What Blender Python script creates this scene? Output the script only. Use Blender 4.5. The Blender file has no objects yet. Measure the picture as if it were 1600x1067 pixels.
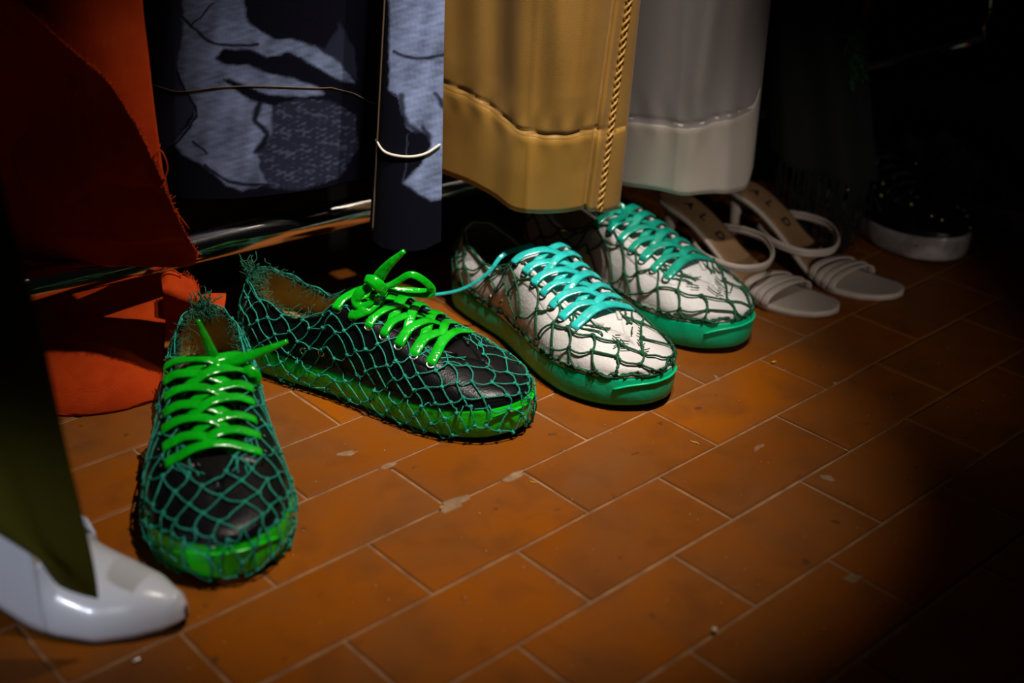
import bpy, math, random
import numpy as np
from mathutils import Vector, Matrix

# ------------------------------------------------------------------ camera, world, lights
SC = bpy.context.scene
COL = SC.collection
RIGHT = np.array([0.9998580620, 0.0075786267, 0.0150472661])
DOWN = np.array([0.0168480207, -0.4497591207, -0.8929909728])
FWD = np.array([0.0, 0.8931177402, -0.4498229676])
CAM = np.array([0.1003705719, -0.8636410136, 0.5484279681])
FPX = 1960.0
cd = bpy.data.cameras.new('camera')
cam = bpy.data.objects.new('camera', cd); COL.objects.link(cam)
cam.matrix_world = Matrix(((RIGHT[0], -DOWN[0], -FWD[0], CAM[0]), (RIGHT[1], -DOWN[1], -FWD[1], CAM[1]),
                           (RIGHT[2], -DOWN[2], -FWD[2], CAM[2]), (0, 0, 0, 1)))
cd.sensor_width = 36.0; cd.lens = FPX / 1600 * 36.0; cd.clip_start = 0.02
cd.dof.use_dof = True; cd.dof.focus_distance = 1.09; cd.dof.aperture_fstop = 3.0
SC.camera = cam
SC.view_settings.view_transform = 'Standard'; SC.view_settings.look = 'None'
SC.view_settings.exposure = 0.0; SC.view_settings.gamma = 1.0; SC.view_settings.use_curve_mapping = False
w = bpy.data.worlds.new('dim_room'); SC.world = w; w.use_nodes = True
w.node_tree.nodes['Background'].inputs[0].default_value = (0.5, 0.55, 0.7, 1)
w.node_tree.nodes['Background'].inputs[1].default_value = 0.004


def spot(name, loc, target, energy, color, angle, blend, radius):
    l = bpy.data.lights.new(name, 'SPOT'); l.energy = energy; l.color = color
    l.spot_size = math.radians(angle); l.spot_blend = blend; l.shadow_soft_size = radius
    o = bpy.data.objects.new(name, l); COL.objects.link(o); o.location = loc
    o.rotation_euler = (Vector(target) - Vector(loc)).to_track_quat('-Z', 'Y').to_euler()
    return o


spot('ceiling_spot', (0.46, -0.21, 1.74), (0.03, 0.07, 0.0), 122, (1.0, 0.89, 0.77), 27.5, 1.0, 0.012)
spot('garment_spot', (0.32, -0.30, 1.90), (0.095, 0.215, 0.22), 102, (1.0, 0.93, 0.86), 21.5, 1.0, 0.03)
spot('side_spot', (-0.55, -1.30, 0.70), (-0.20, -0.17, 0.04), 26, (0.80, 0.86, 1.0), 10.5, 1.0, 0.03)
spot('low_fill_spot', (0.80, -1.30, 0.66), (0.41, 0.40, 0.05), 22, (1.0, 0.93, 0.86), 15, 1.0, 0.03)  # added fill that brightens the sandal insoles and studded shoes, no known fixture


def at(px, py, z=None, Y=None):
    d = FWD + RIGHT * (px - 800) / FPX + DOWN * (py - 533.5) / FPX
    t = (z - CAM[2]) / d[2] if Y is None else (Y - CAM[1]) / d[1]
    return CAM + d * t


def proj(P):
    v = np.asarray(P) - CAM
    k = v @ FWD
    return v @ RIGHT / k * FPX + 800, v @ DOWN / k * FPX + 533.5


# ------------------------------------------------------------------ materials
def mat(name, c, rough=0.6, metal=0.0, c2=None, nscale=40.0, bump=0.0, bscale=300.0, coat=0.0, sheen=0.0,
        weave=0.0, wscale=1400.0, rand=0.0, lo=0.35, hi=0.65, spec=0.5, aniso=0.0, trans=0.0, attr=None, bdist=0.002):
    m = bpy.data.materials.new(name); m.use_nodes = True
    nt = m.node_tree; N = nt.nodes; L = nt.links
    b = N['Principled BSDF']
    b.inputs['Base Color'].default_value = (*c, 1); b.inputs['Roughness'].default_value = rough
    b.inputs['Metallic'].default_value = metal; b.inputs['Coat Weight'].default_value = coat
    b.inputs['Coat Roughness'].default_value = 0.12
    b.inputs['Sheen Weight'].default_value = sheen; b.inputs['Specular IOR Level'].default_value = spec
    b.inputs['Transmission Weight'].default_value = trans
    tc = N.new('ShaderNodeTexCoord')
    col = None
    if attr:
        a = N.new('ShaderNodeAttribute'); a.attribute_name = attr; col = a.outputs['Color']
    if c2 is not None:
        n = N.new('ShaderNodeTexNoise'); n.inputs['Scale'].default_value = nscale; n.inputs['Detail'].default_value = 6
        L.new(tc.outputs['Object'], n.inputs['Vector'])
        r = N.new('ShaderNodeMapRange'); r.inputs[1].default_value = lo; r.inputs[2].default_value = hi
        L.new(n.outputs['Fac'], r.inputs[0])
        x = N.new('ShaderNodeMix'); x.data_type = 'RGBA'
        x.inputs[6].default_value = (*c, 1); x.inputs[7].default_value = (*c2, 1)
        if col: L.new(col, x.inputs[6])
        L.new(r.outputs[0], x.inputs[0]); col = x.outputs[2]
    if col: L.new(col, b.inputs['Base Color'])
    h = None
    if bump:
        n = N.new('ShaderNodeTexNoise'); n.inputs['Scale'].default_value = bscale; n.inputs['Detail'].default_value = 4
        L.new(tc.outputs['Object'], n.inputs['Vector']); h = (n.outputs['Fac'], bump)
    if weave:
        mx = []
        for ax in ('X', 'Z'):
            wv = N.new('ShaderNodeTexWave'); wv.bands_direction = ax; wv.inputs['Scale'].default_value = wscale / 3.5
            wv.inputs['Distortion'].default_value = 1.5; wv.inputs['Detail'].default_value = 2
            L.new(tc.outputs['Object'], wv.inputs['Vector']); mx.append(wv)
        ad = N.new('ShaderNodeMath'); ad.operation = 'ADD'
        L.new(mx[0].outputs['Fac'], ad.inputs[0]); L.new(mx[1].outputs['Fac'], ad.inputs[1])
        bp = N.new('ShaderNodeBump'); bp.inputs['Strength'].default_value = weave; bp.inputs['Distance'].default_value = 0.0004
        L.new(ad.outputs[0], bp.inputs['Height']); L.new(bp.outputs[0], b.inputs['Normal'])
    if h:
        bp2 = N.new('ShaderNodeBump'); bp2.inputs['Strength'].default_value = h[1]; bp2.inputs['Distance'].default_value = bdist
        L.new(h[0], bp2.inputs['Height'])
        if weave: L.new(bp.outputs[0], bp2.inputs['Normal'])
        L.new(bp2.outputs[0], b.inputs['Normal'])
    return m


def tile_material():
    m = bpy.data.materials.new('terracotta_tile'); m.use_nodes = True
    nt = m.node_tree; N = nt.nodes; L = nt.links; b = N['Principled BSDF']
    oi = N.new('ShaderNodeObjectInfo'); ge = N.new('ShaderNodeNewGeometry')

    def noise(scale, detail=5, dist=0.0):
        n = N.new('ShaderNodeTexNoise'); n.inputs['Scale'].default_value = scale; n.inputs['Detail'].default_value = detail
        n.inputs['Distortion'].default_value = dist
        L.new(ge.outputs['Position'], n.inputs['Vector']); return n.outputs['Fac']

    def rng(s, a, b_, c=0.0, d=1.0):
        r = N.new('ShaderNodeMapRange'); r.inputs[1].default_value = a; r.inputs[2].default_value = b_
        r.inputs[3].default_value = c; r.inputs[4].default_value = d; L.new(s, r.inputs[0]); return r.outputs[0]

    def mix(f, a, c):
        x = N.new('ShaderNodeMix'); x.data_type = 'RGBA'
        for s, k in ((a, 6), (c, 7)):
            if isinstance(s, tuple): x.inputs[k].default_value = (*s, 1)
            else: L.new(s, x.inputs[k])
        L.new(f, x.inputs[0]); return x.outputs[2]
    base = mix(rng(oi.outputs['Random'], 0, 1), (0.30, 0.078, 0.002), (0.215, 0.057, 0.003))
    base = mix(rng(noise(9, 6, .6), .38, .70), base, (0.19, 0.066, 0.016))       # greyish worn bloom
    base = mix(rng(noise(24, 6, .4), .50, .80, 0, .65), base, (0.125, 0.040, 0.009))       # darker fired patches
    base = mix(rng(noise(62, 2), .70, .76, 0, .75), base, (0.07, 0.03, 0.014))     # small dark stains
    base = mix(rng(noise(41, 5, .5), .735, .76, 0, .6), base, (0.36, 0.27, 0.20))   # plaster smears
    L.new(base, b.inputs['Base Color'])
    L.new(rng(noise(14, 5), .3, .7, .38, .62), b.inputs['Roughness'])
    b.inputs['Specular IOR Level'].default_value = 0.09
    bp = N.new('ShaderNodeBump'); bp.inputs['Strength'].default_value = 0.25; bp.inputs['Distance'].default_value = 0.001
    L.new(noise(160, 4), bp.inputs['Height']); L.new(bp.outputs[0], b.inputs['Normal'])
    return m


M_TILE = tile_material()
M_GROUT = mat('grout', (0.36, 0.19, 0.085), .9, c2=(0.22, 0.11, 0.05), nscale=60, bump=.4, bscale=500)
M_SMEAR = mat('dried_grout', (0.33, 0.20, 0.105), .9, c2=(0.22, 0.12, 0.06), nscale=90)
M_BLACKLEATHER = mat('black_leather', (0.004, 0.004, 0.005), .30, bump=.25, bscale=620, spec=.28, bdist=.0012)
M_WHITELEATHER = mat('white_leather', (0.70, 0.68, 0.67), .5, c2=(0.55, 0.52, 0.50), nscale=28, bump=.3, bscale=300)
M_LIMEPAINT = mat('lime_green_paint', (0.003, 0.70, 0.014), .28, c2=(0.002, 0.52, 0.010), nscale=22, bump=.8, bscale=55, coat=.3, bdist=.003)
M_EMERALDPAINT = mat('emerald_paint', (0.001, 0.62, 0.29), .36, c2=(0.001, 0.46, 0.21), nscale=20, bump=.5, bscale=60, coat=.08, bdist=.002, spec=.3)
M_LIMELACE = mat('lime_lacquer', (0.004, 0.52, 0.012), .16, c2=(0.003, 0.36, 0.006), nscale=60, bump=.6, bscale=170, coat=.6)
M_CYANLACE = mat('turquoise_lacquer', (0.03, 0.62, 0.58), .2, c2=(0.01, 0.42, 0.38), nscale=70, bump=.6, bscale=170, coat=.6)
M_TEALLACE = mat('teal_lacquer', (0.006, 0.42, 0.29), .2, c2=(0.004, 0.28, 0.18), nscale=70, bump=.6, bscale=170, coat=.6)
M_TEALNET = mat('teal_net_cord', (0.008, 0.37, 0.25), .5, c2=(0.005, 0.24, 0.17), nscale=90, bump=.6, bscale=900)
M_DARKNET = mat('bottle_green_cord', (0.003, 0.062, 0.030), .55, c2=(0.002, 0.11, 0.035), nscale=80, bump=.6, bscale=900)
M_GREENFUZZ = mat('green_fuzz', (0.006, 0.10, 0.05), .8)
M_RUBBER = mat('black_rubber', (0.012, 0.012, 0.012), .6)
M_INSOLE = mat('tan_insole', (0.34, 0.23, 0.055), .8, c2=(0.27, 0.17, 0.045), nscale=50)
M_LINING = mat('dark_lining', (0.012, 0.011, 0.010), .9)
M_WLINING = mat('grey_lining', (0.11, 0.10, 0.09), .9)
M_STEEL = mat('eyelet_steel', (0.72, 0.70, 0.66), .25, 1.0)
M_DARKSTEEL = mat('dark_eyelet', (0.05, 0.06, 0.055), .3, 1.0)
M_CHROME = mat('chrome', (0.66, 0.64, 0.60), .10, 1.0, bump=.05, bscale=90)
M_GOLDSATIN = mat('gold_satin', (0.42, 0.225, 0.045), .36, c2=(0.36, 0.18, 0.035), nscale=14, weave=.25, sheen=.1, spec=.75)
M_GOLDTHREAD = mat('gold_thread', (0.55, 0.31, 0.07), .4)
M_WHITESATIN = mat('silver_white_satin', (0.38, 0.335, 0.32), .40, weave=.25, sheen=.1, spec=.7)
M_GOLDHEM = mat('gold_satin_double', (0.45, 0.24, 0.040), .34, c2=(0.40, 0.20, 0.032), nscale=14, weave=.25, sheen=.1, spec=.8)
M_WHITEHEM = mat('silver_white_satin_double', (0.62, 0.535, 0.45), .40, weave=.25, sheen=.1, spec=.7)
M_CREAMTHREAD = mat('cream_thread', (0.75, 0.68, 0.58), .6)
M_ORANGE = mat('orange_cloth', (0.52, 0.050, 0.002), .85, c2=(0.44, 0.037, 0.002), nscale=60, weave=.5, spec=.15)
M_OLIVE = mat('olive_cloth', (0.075, 0.066, 0.003), .85, weave=.4, spec=.15)
M_DENIM = mat('printed_denim', (1, 1, 1), .85, attr='print', weave=.6, wscale=1800, spec=.1)
M_JEANTHREAD = mat('brown_thread', (0.16, 0.10, 0.06), .7)
M_PUMP = mat('white_glossy_leather', (0.66, 0.67, 0.72), .3, bump=.12, bscale=40, coat=.3)
M_PUMPIN = mat('pump_lining', (0.50, 0.45, 0.38), .7)
M_SANDAL = mat('ivory_leather', (0.52, 0.43, 0.36), .5, bump=.2, bscale=400)
M_SANDALSOLE = mat('caramel_insole', (0.33, 0.185, 0.085), .6, c2=(0.27, 0.15, 0.07), nscale=40)
M_PRINT = mat('black_print', (0.02, 0.015, 0.012), .7)
M_BLACKCLOTH = mat('black_velvet', (0.0025, 0.0025, 0.003), .9)
M_TINSEL = mat('green_tinsel', (0.004, 0.10, 0.012), .4)
M_CLEARSOLE = mat('cloudy_sole', (0.62, 0.55, 0.53), .3, c2=(0.25, 0.21, 0.20), nscale=35, coat=.4)
M_GOLDSTUD = mat('brass_stud', (0.80, 0.55, 0.22), .25, 1.0)
M_WALL = mat('dark_wall', (0.012, 0.010, 0.009), .9, c2=(0.008, 0.007, 0.006), nscale=6)
M_CRUMB = mat('straw_crumb', (0.62, 0.40, 0.06), .6)
M_BEAD = mat('pearl_bead', (0.75, 0.66, 0.50), .3)
M_PURPLE = mat('purple_trim', (0.14, 0.012, 0.15), .5)


# ------------------------------------------------------------------ mesh builder
IN_WORLD = {'gold_trousers', 'white_trousers', 'printed_jeans', 'orange_garment', 'olive_garment', 'black_garment'}


class MB:
    def __init__(s): s.v = []; s.f = []; s.n = 0

    def add(s, V, F):
        V = np.asarray(V, float).reshape(-1, 3)
        s.v.append(V); s.f += [tuple(int(i) + s.n for i in f) for f in F]; s.n += len(V)

    def grid(s, G, cu=False, cv=False, flip=False):
        a, b = G.shape[:2]; F = []
        for i in range(a if cu else a - 1):
            for j in range(b if cv else b - 1):
                q = (i * b + j, i * b + (j + 1) % b, ((i + 1) % a) * b + (j + 1) % b, ((i + 1) % a) * b + j)
                F.append(q[::-1] if flip else q)
        s.add(G, F)

    def tube(s, P, r, sides=6, closed=False, caps=True):
        P = np.asarray(P, float); n = len(P)
        r = np.broadcast_to(np.asarray(r, float), (n,))
        T = np.roll(P, -1, 0) - np.roll(P, 1, 0) if closed else np.gradient(P, axis=0)
        T /= np.linalg.norm(T, axis=1)[:, None] + 1e-12
        up = np.array([0.0, 0, 1]) if abs(T[0][2]) < .9 else np.array([1.0, 0, 0])
        nrm = np.cross(T[0], up); nrm /= np.linalg.norm(nrm) + 1e-12
        a = np.linspace(0, 2 * math.pi, sides, endpoint=False); R = []
        for i in range(n):
            nrm = nrm - T[i] * (nrm @ T[i]); nrm /= np.linalg.norm(nrm) + 1e-12
            bi = np.cross(T[i], nrm)
            R.append(P[i] + r[i] * (np.cos(a)[:, None] * nrm + np.sin(a)[:, None] * bi))
        s.grid(np.array(R), cu=closed, cv=True)
        if caps and not closed:
            k = s.n - n * sides
            s.f.append(tuple(k + i for i in range(sides))[::-1]); s.f.append(tuple(k + (n - 1) * sides + i for i in range(sides)))

    def ribbon(s, P, Nn, wd, th):
        P = np.asarray(P, float); n = len(P)
        Nn = np.broadcast_to(np.asarray(Nn, float), P.shape)
        wd = np.broadcast_to(np.asarray(wd, float), (n,)); th = np.broadcast_to(np.asarray(th, float), (n,))
        T = np.gradient(P, axis=0); T /= np.linalg.norm(T, axis=1)[:, None] + 1e-12
        S = np.cross(T, Nn); S /= np.linalg.norm(S, axis=1)[:, None] + 1e-12
        U = np.cross(S, T)
        prof = [(-.5, 0), (-.44, .38), (-.2, .5), (.2, .5), (.44, .38), (.5, 0), (.44, -.38), (.2, -.5), (-.2, -.5), (-.44, -.38)]
        R = np.stack([P + S * (wd * a)[:, None] + U * (th * b)[:, None] for a, b in prof], 1)
        s.grid(R, cv=True)
        k = s.n - n * 10
        s.f.append(tuple(k + i for i in range(10))[::-1]); s.f.append(tuple(k + (n - 1) * 10 + i for i in range(10)))

    def ball(s, c, r, ax=None, seg=6, rings=4):
        r = np.broadcast_to(np.asarray(r, float), (3,))
        V = [(0, 0, 1)]; F = []
        for i in range(1, rings):
            t = math.pi * i / rings
            for j in range(seg):
                p = 2 * math.pi * j / seg; V.append((math.sin(t) * math.cos(p), math.sin(t) * math.sin(p), math.cos(t)))
        V.append((0, 0, -1)); V = np.array(V) * r
        for j in range(seg): F.append((0, 1 + j, 1 + (j + 1) % seg))
        for i in range(rings - 2):
            for j in range(seg):
                a = 1 + i * seg; F.append((a + j, a + seg + j, a + seg + (j + 1) % seg, a + (j + 1) % seg))
        e = len(V) - 1; a = 1 + (rings - 2) * seg
        for j in range(seg): F.append((e, a + (j + 1) % seg, a + j))
        if ax is not None: V = V @ np.asarray(ax)
        s.add(V + np.asarray(c), F)

    def torus(s, c, n, R, r, seg=16, sd=6):
        n = np.asarray(n, float); n /= np.linalg.norm(n)
        a = np.cross(n, [0, 0, 1.0]) if abs(n[2]) < .9 else np.cross(n, [1.0, 0, 0])
        a /= np.linalg.norm(a); b = np.cross(n, a)
        t = np.linspace(0, 2 * math.pi, seg, endpoint=False)
        s.tube(np.asarray(c) + R * (np.cos(t)[:, None] * a + np.sin(t)[:, None] * b), r, sd, closed=True)

    def box(s, c, h):
        c = np.asarray(c, float); h = np.asarray(h, float)
        V = [c + h * np.array(q) for q in [(-1, -1, -1), (1, -1, -1), (1, 1, -1), (-1, 1, -1), (-1, -1, 1), (1, -1, 1), (1, 1, 1), (-1, 1, 1)]]
        s.add(V, [(3, 2, 1, 0), (4, 5, 6, 7), (0, 1, 5, 4), (1, 2, 6, 5), (2, 3, 7, 6), (3, 0, 4, 7)])

    def build(s, name, m, parent=None, smooth=True, label=None, solid=0.0, kind=None):
        me = bpy.data.meshes.new(name)
        V = np.concatenate(s.v)
        if parent and parent.name in IN_WORLD: V = V - np.array(parent.location)      # these builders work in room coordinates
        me.from_pydata(V.tolist(), [], s.f); me.update()
        if smooth: me.polygons.foreach_set('use_smooth', [True] * len(me.polygons))
        me.materials.append(m)
        o = bpy.data.objects.new(name, me); COL.objects.link(o)
        if parent: o.parent = parent
        if label: o['label'] = label
        if kind: o['kind'] = kind
        if solid:
            md = o.modifiers.new('thickness', 'SOLIDIFY'); md.thickness = solid; md.offset = 0
        return o


def empty(name, loc, rz=0, label=None, cat=None, group=None):
    o = bpy.data.objects.new(name, None); COL.objects.link(o)
    o.location = loc; o.rotation_euler = (0, 0, rz); o.empty_display_size = .02
    return tag(o, label, cat, group)


def tag(o, label, cat, group=None):
    if label: o['label'] = label
    if cat: o['category'] = cat
    if group: o['group'] = group
    return o


def spline(P, n=8):
    """Catmull-Rom through P, n samples per span."""
    P = np.asarray(P, float)
    Q = np.vstack([2 * P[0] - P[1], P, 2 * P[-1] - P[-2]]); out = []
    for i in range(1, len(Q) - 2):
        p0, p1, p2, p3 = Q[i - 1:i + 3]
        for t in np.linspace(0, 1, n, endpoint=False):
            out.append(.5 * (2 * p1 + (p2 - p0) * t + (2 * p0 - 5 * p1 + 4 * p2 - p3) * t * t + (3 * p1 - p0 - 3 * p2 + p3) * t ** 3))
    out.append(P[-1]); return np.array(out)


def resample(P, n):
    P = np.asarray(P, float); d = np.r_[0, np.cumsum(np.linalg.norm(np.diff(P, axis=0), axis=1))]
    t = np.linspace(0, d[-1], n)
    return np.stack([np.interp(t, d, P[:, k]) for k in range(P.shape[1])], 1)


def vnoise(rng, k=6):
    """cheap smooth 2-D noise: sum of random sines."""
    W = rng.normal(size=(k, 2)); ph = rng.uniform(0, 6.28, k)
    return lambda a, b: sum(np.sin(W[i, 0] * a + W[i, 1] * b + ph[i]) for i in range(k)) / k


# ------------------------------------------------------------------ the floor and the wall
TW, TL = 0.0775, 0.0775 * 1.96707
ADIR = np.array([0.74269516, 0.66962967]); BDIR = np.array([0.66962967, -0.74269516])
fl = MB()
fl.box((0.25, 0.45, -0.0165), (1.6, 1.6, 0.015))
floor = fl.build('floor', M_GROUT, smooth=False); floor['kind'] = 'structure'


def tile_mesh(k, rnd):
    g = 0.00125; a, b = TL / 2 - g, TW / 2 - g; V = []; F = []
    corners = [(-a, -b), (a, -b), (a, b), (-a, b)]
    pts = []
    for i, (x, y) in enumerate(corners):
        x2, y2 = corners[(i + 1) % 4]
        for t in (0, .33, .66):
            j = 0 if t == 0 else rnd.uniform(-.0004, .0004)
            pts.append((x + (x2 - x) * t + (j if i % 2 else 0), y + (y2 - y) * t + (0 if i % 2 else j)))
    n = len(pts)
    for z, s in ((-0.008, 0.0), (-0.0009, 0.0), (0.0, 0.0011)):
        for x, y in pts: V.append((x - math.copysign(min(s, abs(x)), x), y - math.copysign(min(s, abs(y)), y), z))
    for r in range(2):
        for i in range(n): F.append((r * n + i, r * n + (i + 1) % n, (r + 1) * n + (i + 1) % n, (r + 1) * n + i))
    F.append(tuple(range(2 * n, 3 * n)))
    me = bpy.data.meshes.new('tile'); me.from_pydata(V, [], F); me.update(); me.materials.append(M_TILE); return me


rnd = random.Random(4)
TM = [tile_mesh(k, rnd) for k in range(6)]
OFF = {0: 0, 1: .0109, 2: .0205, 3: .0677, 4: .1079, 5: .1166}
rz_t = math.atan2(ADIR[1], ADIR[0])
for v in range(-10, 10):
    off = OFF.get(v, rnd.uniform(0, .06)) + (0.5 if v % 2 else 0)
    for u in range(-8, 9):
        c = ADIR * (u + .5 + off) * TL + BDIR * (v + .5) * TW
        if not (-0.62 < c[0] < 1.0 and -0.46 < c[1] < 1.05): continue
        px, py = proj((c[0], c[1], 0))
        if px < -230 or px > 1830 or py > 1290 or c[1] > 0.85: continue
        t = bpy.data.objects.new('tile', TM[rnd.randrange(6)]); COL.objects.link(t); t.parent = floor
        t.location = (c[0], c[1], rnd.uniform(-.0004, 0)); t.rotation_euler = (rnd.uniform(-.002, .002), rnd.uniform(-.002, .002), rz_t + rnd.uniform(-.002, .002))
wl = MB(); wl.box((0.25, 1.25, 0.6), (1.6, 0.03, 0.62))
wall = wl.build('wall_back', M_WALL, smooth=False); wall['kind'] = 'structure'

# ------------------------------------------------------------------ sneakers
_o = np.array([(0, 0), (.003, .014), (.012, .025), (.03, .0325), (.07, .0345), (.11, .0350), (.15, .0405), (.19, .0475), (.22, .0495),
               (.248, .0450), (.270, .0345), (.283, .0205), (.289, .009), (.290, 0)])
_half = spline(_o, 10)
_loop = np.vstack([_half * [1, -1], (_half[::-1])[1:-1]])          # heel -> right side -> toe -> left side
_loopc = np.vstack([_loop, _loop[:1]])
_d = np.r_[0, np.cumsum(np.linalg.norm(np.diff(_loopc, axis=0), axis=1))]
_TX = [0, .01, .03, .07, .105, .115, .125, .16, .20, .215, .235, .262, .282, .29]
_tX = [.007, .014, .032, .07, .106, .116, .127, .160, .199, .213, .228, .244, .254, .258]
_tY = [0, .0145, .0235, .0265, .0270, .0265, .0260, .0245, .0215, .0185, .0105, .0005, .0003, 0]
_tZ = [.083, .0815, .073, .062, .074, .0855, .087, .077, .0650, .0615, .0580, .0535, .0495, .048]
PER = _d[-1]


class Shoe:
    def __init__(s, toe=0.004, bend=0.006):
        s.toe = toe; s.bend = bend

    def outline(s, u):
        u = np.mod(u, 1.0) * PER
        return np.stack([np.interp(u, _d, _loopc[:, 0]), np.interp(u, _d, _loopc[:, 1])], -1)

    def mid(s, x): return s.bend * np.sin(np.clip((x - .10) / .19, 0, 1) * math.pi) * 1.0

    def S(s, u, q):
        """q -1..0: sole wall, 0..1: upper from the welt to the collar / lacing edge"""
        u = np.asarray(u, float); q = np.asarray(q, float); u, q = np.broadcast_arrays(u, q)
        o = s.outline(u); e = 1e-3
        tg = s.outline(u + e) - s.outline(u - e); tg /= np.linalg.norm(tg, axis=-1)[..., None] + 1e-12
        out = np.stack([tg[..., 1], -tg[..., 0]], -1)
        x = o[..., 0]; sg = np.sign(o[..., 1] + 1e-9)
        tx = np.interp(x, _TX, _tX); ty = np.interp(x, _TX, _tY) * sg; tz = np.interp(x, _TX, _tZ)
        spring = s.toe * np.clip((x - .21) / .08, 0, 1) ** 2
        zf = np.interp(x, [0, .1, .2, .29], [.031, .027, .0275, .031]) + spring
        B = np.stack([o[..., 0], o[..., 1], zf], -1)
        T = np.stack([tx, ty, tz], -1)
        O3 = np.concatenate([out, np.zeros_like(out[..., :1])], -1)
        H = (tz - zf)[..., None]; Z = np.array([0, 0, 1.0])
        P1 = B + Z * H * .48 + O3 * .004
        P2 = T + np.concatenate([(B - T)[..., :2] * .58, np.zeros_like(tz)[..., None]], -1) + Z * (np.interp(x, [0, .1, .12, .22, .29], [-.014, -.010, .0, .0005, -.003]))[..., None]
        t = np.clip(q, 0, 1)[..., None]
        up = B * (1 - t) ** 3 + 3 * P1 * t * (1 - t) ** 2 + 3 * P2 * t * t * (1 - t) + T * t ** 3
        k = np.clip(-q, 0, None)[..., None]
        zb = (.003 + spring)[..., None]
        fx = np.concatenate([o + out * .003, zf[..., None]], -1)
        dn = fx + O3 * (.0012 * np.sin(np.clip(k, 0, 1) * math.pi)) - Z * np.minimum(k, 1) * (zf[..., None] - zb) - O3 * .004 * np.clip(k - .8, 0, 1)
        r = np.where(q[..., None] > 0, up, dn)
        r = r.copy(); r[..., 1] += s.mid(r[..., 0]); return r

    def N(s, u, q):
        e = 2e-3
        a = s.S(u + e, q) - s.S(u - e, q); q2 = np.minimum(q, .97)
        b = s.S(u, q2 + .02) - s.S(u, q2 - .02)
        n = np.cross(a, b); n /= np.linalg.norm(n, axis=-1)[..., None] + 1e-12
        p = s.S(u, q); c = np.stack([np.clip(p[..., 0], .03, .25), 0 * p[..., 0], 0 * p[..., 0] + .03], -1)
        sg = np.sign(np.sum(n * (p - c), -1)); return n * np.where(sg == 0, 1, sg)[..., None]

    def u_at(s, x, side):
        h = len(_half); us = _d[:h] / PER
        u = np.interp(x, _half[:, 0], us)
        return u if side < 0 else 1 - u


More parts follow.
